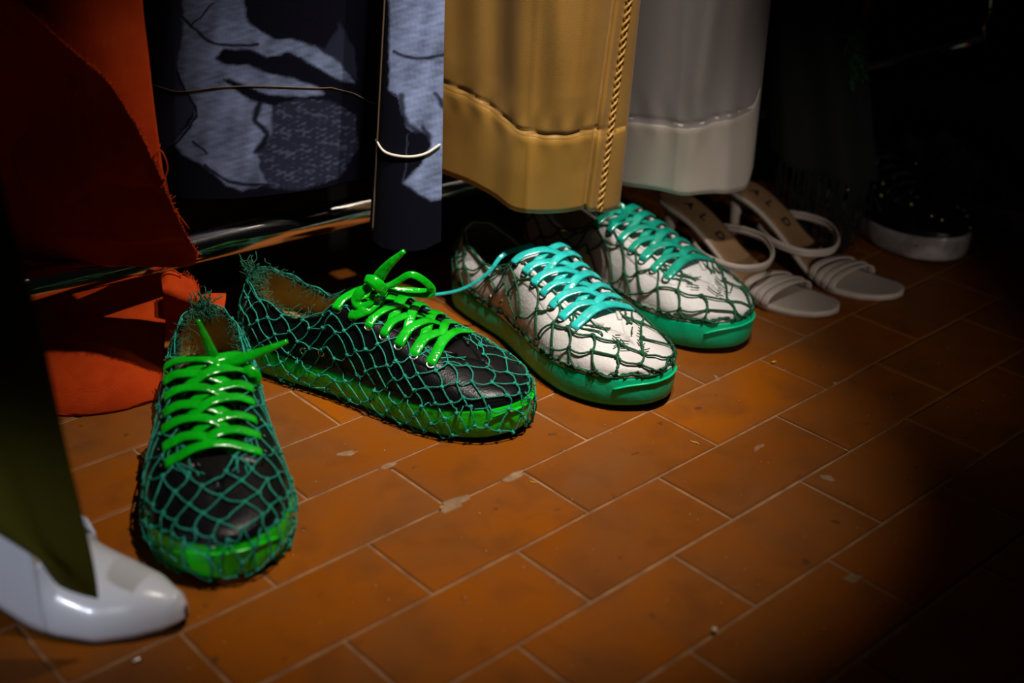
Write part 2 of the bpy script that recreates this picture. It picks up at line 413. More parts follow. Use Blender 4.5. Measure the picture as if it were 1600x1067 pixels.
def sneaker(label, toe_xy, ang, group, leather, paint, lace_m, net_m, net, side_bend, seed, lining, insole, eyelet_m, piping, thin_sole=.003, laces=True, name='sneaker', inner_label=None):
    rng = np.random.default_rng(seed)
    a = math.radians(ang)
    pos = (toe_xy[0] - .29 * math.cos(a), toe_xy[1] - .29 * math.sin(a), 0.0006)
    root = empty(name, pos, a, label, 'sneaker', group)
    sh = Shoe(bend=side_bend)
    nu = 150; U = np.linspace(0, 1, nu, endpoint=False)
    # outsole
    m = MB(); rings = []
    for ins, z in ((.012, .0002), (.003, .0), (.0, .0022), (.0005, .0040)):
        o = sh.outline(U); t = sh.outline(U + 1e-3) - sh.outline(U - 1e-3); t /= np.linalg.norm(t, axis=1)[:, None]
        o = o + np.stack([t[:, 1], -t[:, 0]], 1) * (.001 - ins)
        sp = sh.toe * np.clip((o[:, 0] - .21) / .08, 0, 1) ** 2
        R = np.stack([o[:, 0], o[:, 1] + sh.mid(o[:, 0]), z + sp], 1); rings.append(R)
    m.grid(np.stack(rings, 1), cu=True)
    k = len(m.v[0]); m.f.append(tuple(i * 4 for i in range(nu)))
    m.build('outsole', M_RUBBER, root, label='thin black rubber outsole')
    # painted foxing
    m = MB(); Q = np.array([-1.25, -1.05, -.97, -.85, -.6, -.35, -.12, -.03, 1e-9 - 1e-6])
    G = sh.S(U[:, None], Q[None, :])
    G[:, -1] = sh.S(U, np.full(nu, .02)) * 1.0
    nz = vnoise(rng, 8); wob = .0006 * nz(U[:, None] * 90, Q[None, :] * 3)
    nn = sh.N(U, np.full(nu, -.5)); G[:, 1:-1] += nn[:, None, :] * wob[:, 1:-1, None]
    m.grid(G, cu=True); m.build('sole_band', paint, root)
    # upper
    m = MB(); Q = np.linspace(0, 1, 15)
    G = sh.S(U[:, None], Q[None, :])
    wr = vnoise(rng, 10); wr2 = .0009 * wr(U[:, None] * 45, Q[None, :] * 5) * np.sin(Q * math.pi)[None, :]
    nG = sh.N(U[:, None] + 0 * Q[None, :], Q[None, :] + 0 * U[:, None]); G = G + nG * wr2[..., None]
    m.grid(G, cu=True); m.build('upper', leather, root, solid=.0014)
    # lining and insole
    m = MB(); G = []
    Tt = sh.S(U, np.ones(nu)); Bb = sh.S(U, np.full(nu, .05)); cx = np.stack([np.clip(Tt[:, 0], .03, .24), sh.mid(Tt[:, 0])], 1)
    for k in np.linspace(0, 1, 8):
        P = Tt * (1 - k) + Bb * k; P[:, 2] = Tt[:, 2] * (1 - k) + .036 * k
        o = sh.S(U, np.full(nu, 1 - k * .95)); P[:, :2] = o[:, :2]
        dd = cx - P[:, :2]; P[:, :2] += dd / (np.linalg.norm(dd, axis=1)[:, None] + 1e-9) * (.0018 + .002 * k); P[:, 2] -= .0006
        G.append(P)
    m.grid(np.stack(G, 1), cu=True, flip=True); m.build('lining', lining, root)
    m = MB(); P = G[-1].copy(); P[:, 2] = .0365 + .012 * np.clip((.10 - P[:, 0]) / .10, 0, 1) * 0
    m.grid(np.stack([P, P * [.96, .9, 1] + [.005, 0, .001], np.repeat([[.12, 0, .0375]], nu, 0)], 1), cu=True)
    m.build('insole', insole, root, label=inner_label)
    # tongue
    xs = np.linspace(.250, .110, 18); ys = np.linspace(-1, 1, 11); G = []
    for i, x in enumerate(xs):
        zc = np.interp(x, [.110, .13, .16, .20, .250], [.0880, .0840, .0765, .0650, .0508]); hw = np.interp(x, [.110, .116, .14, .19, .235, .250], [.018, .0245, .0275, .0255, .018, .010])
        G.append([(x + .002 * abs(y) ** 2, y * hw + sh.mid(x), zc - np.interp(x, [.19, .215], [.0055, .0012]) * abs(y) ** 2) for y in ys])
    m = MB(); m.grid(np.array(G)); m.build('tongue', leather, root, solid=.003)
    # eyestays with piping
    for sd in (-1, 1):
        xs = np.linspace(.1165, .228, 22); G = []
        for i, x in enumerate(xs):
            u = sh.u_at(np.interp(x, _tX, _TX), sd); q0 = np.interp(x, [.1165, .15, .19, .228], [.55, .64, .55, .62]); row = []
            for j, q in enumerate(np.linspace(q0, .995, 8)):
                e = .0014 if 0 < i < 21 and j > 0 else -.0004
                row.append(sh.S(np.array(u), np.array(q)) + sh.N(np.array(u), np.array(q)) * e)
            G.append(row)
        m = MB(); m.grid(np.array(G), flip=sd > 0); m.build('eyestay', leather, root, solid=.0008)
        P = [sh.S(np.array(sh.u_at(np.interp(x, _tX, _TX), sd)), np.array(1.0)) + [0, 0, .0012] for x in np.linspace(.108, .229, 26)]
        m = MB(); m.tube(P, .0023 if piping is M_WHITELEATHER else .0016, 7); m.build('piping', piping, root)
    # eyelets
    EX = np.linspace(.1235, .216, 7); EY = {}
    for sd in (-1, 1):
        for k, x in enumerate(EX):
            u = np.array(sh.u_at(np.interp(x, _tX, _TX), sd)); q = np.array(.84 - .16 * k / 6)
            p = sh.S(u, q); n = sh.N(u, q); EY[sd, k] = (p, n, sh.S(u, np.array(1.0)))
            m = MB(); m.torus(p + n * .0022, n, .0036, .0009, 14, 6); m.build('eyelet', eyelet_m, root)
    for x in (.088, .108):                                       # two vent eyelets low on the inner side
        u = np.array(sh.u_at(x, -1)); p = sh.S(u, np.array(.22)); n = sh.N(u, np.array(.22))
        m = MB(); m.torus(p + n * .0012, n, .0028, .0009, 12, 6); m.build('vent_eyelet', M_STEEL, root)
    # toe rib on the sole band
    ur = np.linspace(.5 - .06, .5 + .06, 25); P = sh.S(ur, -.24 - .16 * ((ur - .5) / .06) ** 4) + sh.N(ur, np.full(25, -.3)) * .0006
    m = MB(); m.tube(P, .0011, 5); m.build('toe_rib', paint, root)
    # laces
    if laces:
        m = MB(); wd = .0088

        def rung(A, B, k, lift, under=True):
            (p0, n0, e0), (p1, n1, e1) = A, B
            c = (e0 + e1) / 2; c[2] += .0075 + lift
            pts = [p0 - n0 * .001, p0 + n0 * .0032 + (e0 - p0) * .12, p0 * .35 + e0 * .65 + n0 * .0052, e0 * .8 + c * .2 + [0, 0, .0055], c]
            up = np.array([.25, 0, 1.0])
            nr = [n0 * .9 + up * .1, n0, n0 * .6 + up * .4, up, up]
            if under: pts += [e1 * .75 + c * .25 + [0, 0, -.0005], e1 + [0, 0, -.0035] + n1 * -.003]; nr += [up, up * .5 + n1 * .5]
            else: pts += [e1 * .8 + c * .2 + [0, 0, .0055], p1 * .35 + e1 * .65 + n1 * .0052, p1 + n1 * .0032 + (e1 - p1) * .12, p1 - n1 * .001]; nr += [up, n1 * .6 + up * .4, n1, n1]
            P = spline(pts, 6); Nn = spline(nr, 6)
            P = P + rng.normal(0, .0004, 3)
            w_ = wd * (1 + .12 * np.sin(np.linspace(0, 3, len(P)) + rng.uniform(0, 6)))
            w_[:5] *= np.linspace(.6, 1, 5)
            m.ribbon(P, Nn, w_, .0021)
        for k in range(0, 6):
            rung(EY[-1, k], EY[1, k + 1], k, .0012 if k % 2 else .0034)
            rung(EY[1, k], EY[-1, k + 1], k, .0034 if k % 2 else .0012)
        rung(EY[-1, 6], EY[1, 6], 6, .002, under=False)
        m.build('laces', lace_m, root)
    # fishing-net cover
    if net:
        m = MB(); rad, kn, ca, cb = net['r'], net['knot'], net['ca'], net['cb']
        gu, gq = np.meshgrid(np.linspace(0, 1, 320, endpoint=False), np.linspace(net['q0'], .985, 44), indexing='ij')
        gu, gq = gu.ravel(), gq.ravel()

        def flat(u, q):
            """the cover spread flat: out from the collar / ridge line by the distance walked down the side"""
            T = sh.S(u, np.ones_like(u)); e = 1e-3; o = sh.outline(u + e) - sh.outline(u - e)
            o /= np.linalg.norm(o, axis=-1)[..., None] + 1e-12; o = np.stack([o[..., 1], -o[..., 0]], -1)
            x = sh.outline(u)[..., 0]; H = np.linalg.norm(sh.S(u, np.zeros_like(u)) - T, axis=-1) * 1.12
            dist = H * (1 - np.clip(q, 0, 1)) + .03 * np.clip(-q, 0, 2) * np.interp(x, [0, .03, .24, .29], [.75, 1, 1, .8])
            return T[..., :2] + o * dist[..., None]
        FG = flat(gu, gq).astype(np.float32); wv1, wv2 = vnoise(rng, 5), vnoise(rng, 5); wa = net['warp']

        def inv(ab):
            ab = np.asarray(ab, np.float32); best = np.empty(len(ab), int); res = np.empty(len(ab))
            for i in range(0, len(ab), 400):
                d2 = ((ab[i:i + 400, None, :] - FG[None]) ** 2).sum(-1); best[i:i + 400] = d2.argmin(1); res[i:i + 400] = np.sqrt(d2.min(1))
            u, q = gu[best].copy(), gq[best].copy()
            for _ in range(3):
                f0 = flat(u, q) - ab; e = 1e-4; fu = (flat(u + e, q) - flat(u - e, q)) / (2 * e); fq = (flat(u, q + 1e-3) - flat(u, q - 1e-3)) / 2e-3
                det = fu[:, 0] * fq[:, 1] - fu[:, 1] * fq[:, 0]; det = np.where(abs(det) < 1e-7, 1e-7, det)
                du = (f0[:, 0] * fq[:, 1] - f0[:, 1] * fq[:, 0]) / det; dq = (fu[:, 0] * f0[:, 1] - fu[:, 1] * f0[:, 0]) / det
                u = u - np.clip(du, -.004, .004); q = np.clip(q - np.clip(dq, -.03, .03), net['q0'], .985)
            return u, q, res

        def surf(u, q):
            u = np.asarray(u, float); q = np.asarray(q, float)
            return sh.S(u, q) + sh.N(u, q) * net['off']
        nodes = {}
        for i in range(-10, int(.40 / ca)):
            for j in range(-int(.15 / cb), int(.15 / cb) + 1):
                if (i + j) % 2: continue
                x, y = i * ca, j * cb
                nodes[i, j] = np.array([x + wa * wv1(x * 60, y * 60), y + wa * wv2(x * 60, y * 60)]) + rng.normal(0, net['jit'], 2)
        keys = list(nodes); nu_, nq_, nr_ = inv(np.array([nodes[k] for k in keys])); ok = {k: (u, q) for k, u, q, r in zip(keys, nu_, nq_, nr_) if r < .0045}
        tt = np.linspace(0, 1, 7); segs = []
        for (i, j) in ok:
            for dj in (-1, 1):
                k2 = (i + 1, j + dj)
                if k2 not in ok: continue
                a_, b_ = nodes[i, j], nodes[k2]; d = b_ - a_; nn_ = np.array([-d[1], d[0]]) * rng.uniform(-.05, .22) * -dj
                segs.append(a_ + d * tt[:, None] + nn_ * np.sin(tt * math.pi)[:, None])
        su, sq, sr = inv(np.concatenate(segs)); PP = surf(su, sq); NN = sh.N(su, sq)
        for k in range(len(segs)):
            sl = slice(7 * k, 7 * k + 7)
            if sr[sl].max() > .006: continue
            P = PP[sl] + NN[sl] * (np.sin(tt * math.pi) * rng.uniform(0, .0012))[:, None]
            if np.linalg.norm(np.diff(P, axis=0), axis=1).max() > .014: continue
            P[:, 2] = np.maximum(P[:, 2], rad * 1.2); m.tube(P, rad, 5, caps=False)
        for u, q in ok.values():
            p = surf(u, q); n = sh.N(np.array(u), np.array(q)); p[2] = max(p[2], rad * 1.3)
            A_ = np.linalg.qr(np.stack([n, rng.normal(size=3), rng.normal(size=3)]).T)[0].T
            m.ball(p, (kn * .8, kn * 1.25, kn), A_)
            for _ in range(2):                                     # the two wraps of each knot
                m.torus(p + rng.normal(0, kn * .25, 3), rng.normal(size=3), kn * .8, rad * .7, 7, 4)
        if net.get('border'):
            uu = np.linspace(0, 1, 220, endpoint=False)
            P = surf(uu, .02 + .02 * np.sin(uu * 19 * 2 * math.pi)); m.tube(P, rad * 1.1, 5, closed=True)
            P = surf(uu, .035 + .03 * np.sin(uu * 19 * 4 * math.pi + 1)); m.tube(P + [0, 0, .001], rad * .8, 5, closed=True)
            for _ in range(26):                                    # loose loops tied along the welt
                u = rng.uniform(0, 1); t = np.linspace(0, 2 * math.pi, 12)
                P = surf(u + .012 * np.cos(t) * rng.uniform(.5, 1.3), .06 + .05 * np.sin(t)); P += rng.normal(0, .0006, P.shape); m.tube(P, rad * .75, 4)
            for _ in range(16):                                    # bunched cord over the vamp
                u = rng.uniform(.40, .60); q0 = rng.uniform(.72, .95); t = np.linspace(0, 1, 6)
                P = surf(u + rng.uniform(-.03, .03) * t, np.minimum(q0 + rng.uniform(-.12, .12) * t, .99)) + [0, 0, .001]; m.tube(P, rad * .6, 4)
        if net['clip']:
            for q in (.78, .88, .95):
                for a_, b_ in ((.335, .40), (.60, .665)):
                    uu = np.linspace(a_, b_, 24)
                    P = surf(uu, np.full(24, q) + .04 * np.sin(uu * 110 + q * 60)) + rng.normal(0, .0003, (24, 3)); m.tube(P, rad * .85, 5)
        # drawn-in cord around the collar
        uc = np.linspace(-sh.u_at(.118, 1) * 0 - (1 - sh.u_at(.118, 1)), sh.u_at(.118, -1), 90)
        P = surf(uc, np.full(90, .985)) + [0, 0, .0012]; P += np.stack([0 * uc, 0 * uc, .0015 * np.sin(uc * 150)], 1); m.tube(P, rad * 1.05, 5)
        m.build('net', net_m, root)
        if net.get('fuzz'):
            m = MB()
            for _ in range(420):                                   # combed-out fringe rolled over the collar
                u = rng.uniform(-.17, .17); 
                if rng.random() < .35: u = rng.normal(0, .02)
                p = surf(u, 1.0); inn = np.array([np.clip(p[0], .05, .1), 0, p[2]]) - p; inn /= np.linalg.norm(inn) + 1e-9
                l = rng.uniform(.004, .014); t = np.linspace(0, 1, 5)[:, None]
                d = inn * rng.uniform(.1, 1.0) + np.array([0, 0, rng.uniform(-.9, .4)]) + rng.normal(0, .35, 3)
                m.tube(p + inn * .001 + d * l * t + rng.normal(0, .0012, (5, 3)) * t, .00035, 3)
            for _ in range(40):                                    # tuft at the heel
                p = surf(rng.normal(0, .012), 1.0); t = np.linspace(0, 1, 6)[:, None]
                d = np.array([rng.normal(-.2, .4), rng.normal(0, .4), rng.uniform(.2, 1.0)])
                m.tube(p + d * rng.uniform(.006, .018) * t + rng.normal(0, .0015, (6, 3)) * t, .0005, 4)
            m.build('net_fringe', M_GREENFUZZ, root, kind='stuff')
    root['_n'] = 0; del root['_n']
    return root, sh, EY


def to_local(root, P):
    return np.array([tuple(root_inv(root) @ Vector(p)) for p in P])


def root_inv(root):
    return (Matrix.Translation(root.location) @ root.rotation_euler.to_matrix().to_4x4()).inverted()


NET_T = dict(ca=.0116, cb=.0102, q0=-1.06, warp=.006, r=.00064, knot=.0018, off=.0022, clip=True, jit=.0009, fuzz=True)
NET_D = dict(ca=.0165, cb=.0140, q0=.02, warp=.010, r=.00105, knot=.0021, off=.0026, clip=True, jit=.0018, border=True)
G1 = 'net-covered black sneakers'; G2 = 'net-covered white sneakers'
A, shA, eyA = sneaker('black leather sneaker in teal net, lime laces, standing at far left toe towards viewer', (-.0925, -.158), -75.0, G1,
                      M_BLACKLEATHER, M_LIMEPAINT, M_LIMELACE, M_TEALNET, NET_T, -.004, 11, M_INSOLE, M_INSOLE, M_DARKSTEEL, M_BLACKLEATHER, inner_label='tan insole')
B, shB, eyB = sneaker('black leather sneaker in teal net, lime laces, its side turned to viewer, toe pointing right', (.1110, .0570), -28.5, G1,
                      M_BLACKLEATHER, M_LIMEPAINT, M_LIMELACE, M_TEALNET, NET_T, .004, 23, M_INSOLE, M_INSOLE, M_STEEL, M_BLACKLEATHER, inner_label='tan insole')
Cs, shC, eyC = sneaker('white leather sneaker with turquoise laces and emerald sole, in front of its mate', (.2290, .1015), -53.0, G2,
                       M_WHITELEATHER, M_EMERALDPAINT, M_CYANLACE, M_DARKNET, NET_D, -.004, 37, M_WLINING, M_INSOLE, M_DARKSTEEL, M_WHITELEATHER)
D, shD, eyD = sneaker('white leather sneaker with teal green laces, between its mate and the ivory sandals', (.3200, .2165), -47.0, G2,
                      M_WHITELEATHER, M_EMERALDPAINT, M_TEALLACE, M_DARKNET, NET_D, .004, 41, M_WLINING, M_INSOLE, M_DARKSTEEL, M_WHITELEATHER)


def bow(root, name, m, paths, label=None):
    mb = MB()
    inv = root_inv(root)
    for pts, w_, th in paths:
        P = spline([at(px, py, Y=Y) for px, py, Y in pts], 7)
        P = np.array([tuple(inv @ Vector(p)) for p in P])
        V = np.array([tuple(inv.to_3x3() @ Vector(CAM - np.array(p))) for p in [at(pts[0][0], pts[0][1], Y=pts[0][2])]])[0]
        V = V / np.linalg.norm(V) + np.array([0, 0, .35])
        wd = np.interp(np.linspace(0, 1, len(P)), np.linspace(0, 1, len(w_)), w_)
        mb.ribbon(P, V, wd, th)
    return mb.build(name, m, root, label=label)


YA = 0.0
bow(A, 'lace_end', M_LIMELACE, [([(337, 574, .004), (333, 556, .0), (321, 528, -.004), (309, 500, -.006)], [.008, .009, .0065, .003], .0035)])
bow(A, 'lace_end', M_LIMELACE, [([(330, 578, -.004), (352, 569, -.006), (385, 558, -.004), (420, 545, .0), (450, 533, .004)], [.008, .0085, .0085, .006, .0035], .0032)])
bow(A, 'bow_loop', M_LIMELACE, [([(336, 577, -.002), (305, 588, -.006), (276, 597, -.006), (273, 605, -.004), (300, 601, -.001), (332, 588, .0)], [.0075, .0085, .0075, .004, .006, .006], .0022)])
bow(A, 'bow_loop', M_LIMELACE, [([(344, 580, -.002), (366, 576, -.004), (388, 577, -.008), (399, 590, -.010), (388, 606, -.008), (366, 606, -.004), (345, 590, -.001)], [.005, .007, .009, .010, .009, .007, .006], .002)])
bow(A, 'lace_knot', M_LIMELACE, [([(326, 568, -.003), (334, 572, -.010), (345, 582, -.011), (351, 594, -.006), (362, 602, -.003)], [.008, .009, .009, .008, .006], .003)])
bow(B, 'lace_end', M_LIMELACE, [([(584, 448, .118), (594, 430, .116), (609, 412, .114), (632, 392, .112)], [.010, .011, .008, .004], .0035)])
bow(B, 'bow_loop', M_LIMELACE, [([(598, 452, .114), (620, 440, .112), (643, 429, .110), (668, 443, .112), (672, 457, .116), (640, 456, .118), (600, 451, .116)], [.005, .006, .0065, .0065, .009, .0085, .005], .0018)])
bow(B, 'lace_knot', M_LIMELACE, [([(572, 436, .112), (582, 438, .108), (593, 447, .107), (602, 456, .112)], [.008, .010, .011, .010], .004)])
bow(B, 'bow_loop', M_LIMELACE, [([(580, 448, .113), (563, 457, .110), (556, 470, .108), (564, 479, .106), (578, 474, .106), (584, 460, .110)], [.008, .009, .0085, .008, .006, .004], .003)])
bow(B, 'lace_end', M_LIMELACE, [([(545, 493, .104), (556, 492, .101), (575, 483, .104), (590, 472, .112), (600, 482, .122)], [.006, .008, .009, .0085, .006], .0025)])
bow(Cs, 'lace_end', M_CYANLACE, [([(870, 412, .228), (866, 424, .218), (873, 448, .212), (884, 478, .206), (893, 504, .204)], [.008, .010, .0085, .009, .004], .0026)])
bow(Cs, 'lace_end', M_CYANLACE, [([(835, 384, .262), (805, 390, .262), (783, 401, .252), (765, 424, .244), (740, 443, .244), (712, 455, .248), (680, 460, .252), (672, 457, .254)], [.006, .006, .0045, .0038, .0036, .0032, .003, .0025], .0018)])
bow(D, 'bow_loop', M_TEALLACE, [([(945, 352, .318), (962, 345, .314), (975, 335, .314), (973, 322, .318), (962, 318, .322)], [.007, .007, .006, .005, .004], .002)])

# ------------------------------------------------------------------ hanging garments
TOPZ = 0.83
RAILY = lambda x: .225 + .5 * x


def leg(parent, m, hem, topx, Y0, d, fold, hip=0.0, nv=70, ns=70, part='leg', band=None, step=.0012, pr=None, yp=None, bm=None):
    """a trouser leg as a closed tube of cloth; returns the front-surface function F(s, v) with v in metres above the hem"""
    hem = resample(spline(hem, 6), 200); hx = hem[:, 0]; s_h = (hx - hx[0]) / (hx[-1] - hx[0])

    def F(s, v):
        s, v = np.broadcast_arrays(np.asarray(s, float), np.asarray(v, float))
        yf = Y0 + d * (1 - np.clip(np.sin(np.clip(s, 0, 1) * math.pi), 0, 1) ** .55)
        if yp is not None: yf = yf + yp(s)
        i = np.interp(s, s_h, np.arange(200)); px = np.interp(i, np.arange(200), hx); py = np.interp(i, np.arange(200), hem[:, 1])

        def P(px, py):
            dd = FWD + RIGHT * ((px - 800) / FPX)[..., None] + DOWN * ((py - 533.5) / FPX)[..., None]
            return CAM + dd * ((yf - CAM[1]) / dd[..., 1])[..., None]
        H = P(px, py); T = P(topx[0] + (topx[1] - topx[0]) * s, 0 * s)
        X = H + (T - H) * (v / (T[..., 2] - H[..., 2]))[..., None]
        f = fold(s, v)
        if band is not None: f = f + step * (v < band(s)) - step * 1.6 * np.exp(-((v - band(s)) / .0016) ** 2)
        X[..., 1] -= f * np.clip(np.minimum(s, 1 - s) * 8, 0, 1)
        k = np.clip((X[..., 2] - .375) / .13, 0, 1); X[..., 1] -= hip * k * k * (3 - 2 * k)          # fuller towards the hips
        return X
    s = (1 - np.cos(np.linspace(0, math.pi, ns))) / 2
    n1_ = int(nv * .78); zz = np.r_[np.linspace(0, .36, n1_, endpoint=False), np.linspace(.36, 1, nv - n1_)]
    fr = np.stack([F(s, np.full(ns, 0) + k * (TOPZ - .12)) for k in zz], 1)
    bk = fr[::-1].copy(); bk[..., 1] = 2 * (Y0 + d + (yp(s[::-1])[:, None] if yp is not None else 0)) - bk[..., 1]
    mb = MB(); mb.grid(np.concatenate([fr, bk[1:-1]], 0), cu=True)
    o = mb.build(part, m, parent, solid=.0011)
    if bm is not None:                                               # the turned-up double hem
        sb = np.linspace(0, 1, 120); kk = np.linspace(0, 1, 16); fb = np.stack([F(sb, band(sb) * k) for k in kk], 1); fb[..., 1] -= .0010
        bb = fb[::-1].copy(); bb[..., 1] = 2 * (Y0 + d + (yp(sb[::-1])[:, None] if yp is not None else 0)) - bb[..., 1]
        mb2 = MB(); mb2.grid(np.concatenate([fb, bb[1:-1]], 0), cu=True); mb2.build('hem_band', bm, parent, solid=.0003)
    if pr is not None:
        co = np.concatenate(mb.v); x, y = proj(co); c = pr(x, y)
        at_ = o.data.color_attributes.new('print', 'FLOAT_COLOR', 'POINT')
        at_.data.foreach_set('color', np.c_[c, np.ones(len(c))].astype(np.float32).ravel())
    return F, o


def seam(F, m, parent, v, s0=0.0, s1=1.0, r=.0009, name='hem_stitch', n=140, out=.0008, dash=False):
    s = np.linspace(s0, s1, n); P = F(s, v(s)); P[:, 1] -= out
    mb = MB()
    if dash:
        for i in range(0, n - 2, 2): mb.tube(P[i:i + 2], r, 5)
    else: mb.tube(P, r, 6)
    return mb.build(name, m, parent)


def waist(parent, m, y0, x0, x1):
    mb = MB(); t = np.linspace(0, 1, 12); P = np.stack([x0 + (x1 - x0) * t, 0 * t + y0, 0 * t + TOPZ - .002], 1)
    mb.box(((x0 + x1) / 2, y0, TOPZ + .005), ((x1 - x0) / 2, .026, .018)); return mb.build('waistband', m, parent)


# gold trousers
gold = empty('gold_trousers', tuple(at(830, 330, Y=.30)), 0, 'gold satin trouser leg hanging over the white sneakers', 'trousers')


def gfold(s, v):
    s = (s * 355 - 64) / 291
    return 1.25 * (.0045 * np.exp(-((s - .40 - .10 * v) / .07) ** 2) + .004 * np.sin(9 * s + 5 * v + .8) * np.clip(v * 9, .35, 1)
            + .004 * np.exp(-((s - .70 - .35 * v) / .045) ** 2) * np.clip(v * 7, 0, 1) + .0016 * np.sin(31 * s + 9 * v) * np.exp(-((v - .16) / .12) ** 2)
            - .005 * np.exp(-((s - (.815 + .28 * v)) / .010) ** 2) + .004 * np.exp(-((s - (.845 + .27 * v)) / .022) ** 2)
            + .0012 * np.sin(55 * s + 14 * np.sin(20 * v)) * np.exp(-((v - .079) / .010) ** 2)
            + .0025 * np.exp(-((s - .63) / .06) ** 2 - ((v - .17) / .05) ** 2))


gb = lambda s: .083 + .006 * np.cos((s * 355 - 64) / 291 * 5) - .002 * s
gF, _ = leg(gold, M_GOLDSATIN, [(612, 246), (650, 254), (676, 262), (700, 272), (735, 286), (775, 308), (805, 327), (835, 333), (880, 330), (915, 325), (943, 331), (967, 326)],
            (611, 1000), .235, .042, gfold, band=gb, nv=150, ns=150, part='trouser_leg', bm=M_GOLDHEM, yp=lambda s: .056 * np.clip((.50 - (s * 355 - 64) / 291) / .5, 0, 1) ** .9)
seam(gF, M_GOLDTHREAD, gold, lambda s: gb(s), .02, .985, .0006, dash=True, n=180)
for k, ofs in enumerate((-.010, .010)):                             # braided seam: two interlaced zigzag cords
    n = 150; v = np.linspace(.001, .46, n); s = (.893 + .27 * v + .013 * np.sin(v * 420 + k * math.pi)) * 291 / 355 + 64 / 355; P = gF(np.clip(s, 0, .985), v)
    P[:, 1] -= .0012 + .0008 * np.cos(v * 420 + k * math.pi); mb = MB(); mb.tube(P, .0014, 5); mb.build('braided_seam', M_GOLDTHREAD, gold)
waist(gold, M_GOLDSATIN, .26, .03, .21)

# white trousers
white = empty('white_trousers', tuple(at(1060, 300, Y=.35)), 0, 'silvery white satin trouser leg hanging over the ivory sandals', 'trousers')


def wfold(s, v):
    return (.007 * np.exp(-((s - .58 - .5 * (v - .08)) / .07) ** 2) * np.clip(v * 9, .2, 1) - .005 * np.exp(-((s - .42 - .3 * v) / .10) ** 2)
            + .003 * np.exp(-((s - .82) / .05) ** 2) * np.clip(1 - v * 3, 0, 1) + .001 * np.sin(40 * s + 20 * v) * np.exp(-((v - .075) / .018) ** 2))


wb = lambda s: .074 - .010 * np.sin(s * math.pi) + .016 * s
wF, _ = leg(white, M_WHITESATIN, [(940, 284), (972, 289), (1010, 294), (1058, 304), (1110, 301), (1145, 299), (1166, 292), (1176, 262)], (950, 1204), .335, .05, wfold, band=wb, nv=110, ns=110, part='trouser_leg', step=.0009, bm=M_WHITEHEM, yp=lambda s: .028 * np.clip((.48 - s) / .48, 0, 1))
seam(wF, M_CREAMTHREAD, white, lambda s: wb(s), .02, .99, .0006)
waist(white, M_WHITESATIN, .385, .23, .345)

# printed denim trousers
def poly_mask(x, y, P):
    P = np.asarray(P, float); c = np.zeros(x.shape, bool); j = len(P) - 1
    for i in range(len(P)):
        a, b = P[i], P[j]
        if a[1] != b[1]: c ^= ((a[1] > y) != (b[1] > y)) & (x < (b[0] - a[0]) * (y - a[1]) / (b[1] - a[1]) + a[0])
        j = i
    return c.astype(float)


def line_mask(x, y, P, wd):
    P = spline(P, 6); d = np.full(x.shape, 1e9)
    for a, b in zip(P[:-1], P[1:]):
        ab = b - a; t = np.clip(((x - a[0]) * ab[0] + (y - a[1]) * ab[1]) / (ab @ ab + 1e-9), 0, 1)
        d = np.minimum(d, np.hypot(x - a[0] - t * ab[0], y - a[1] - t * ab[1]))
    return np.clip(1.4 - d / wd, 0, 1)


DK, MID, LT = np.array([.0045, .0045, .013]), np.array([.055, .062, .13]), np.array([.46, .58, 1.0])
rp = np.random.default_rng(5); n1, n2, n3 = vnoise(rp, 9), vnoise(rp, 9), vnoise(rp, 9)
CR = lambda L: [(230 + a / 2.668, b / 2.668) for a, b in L]


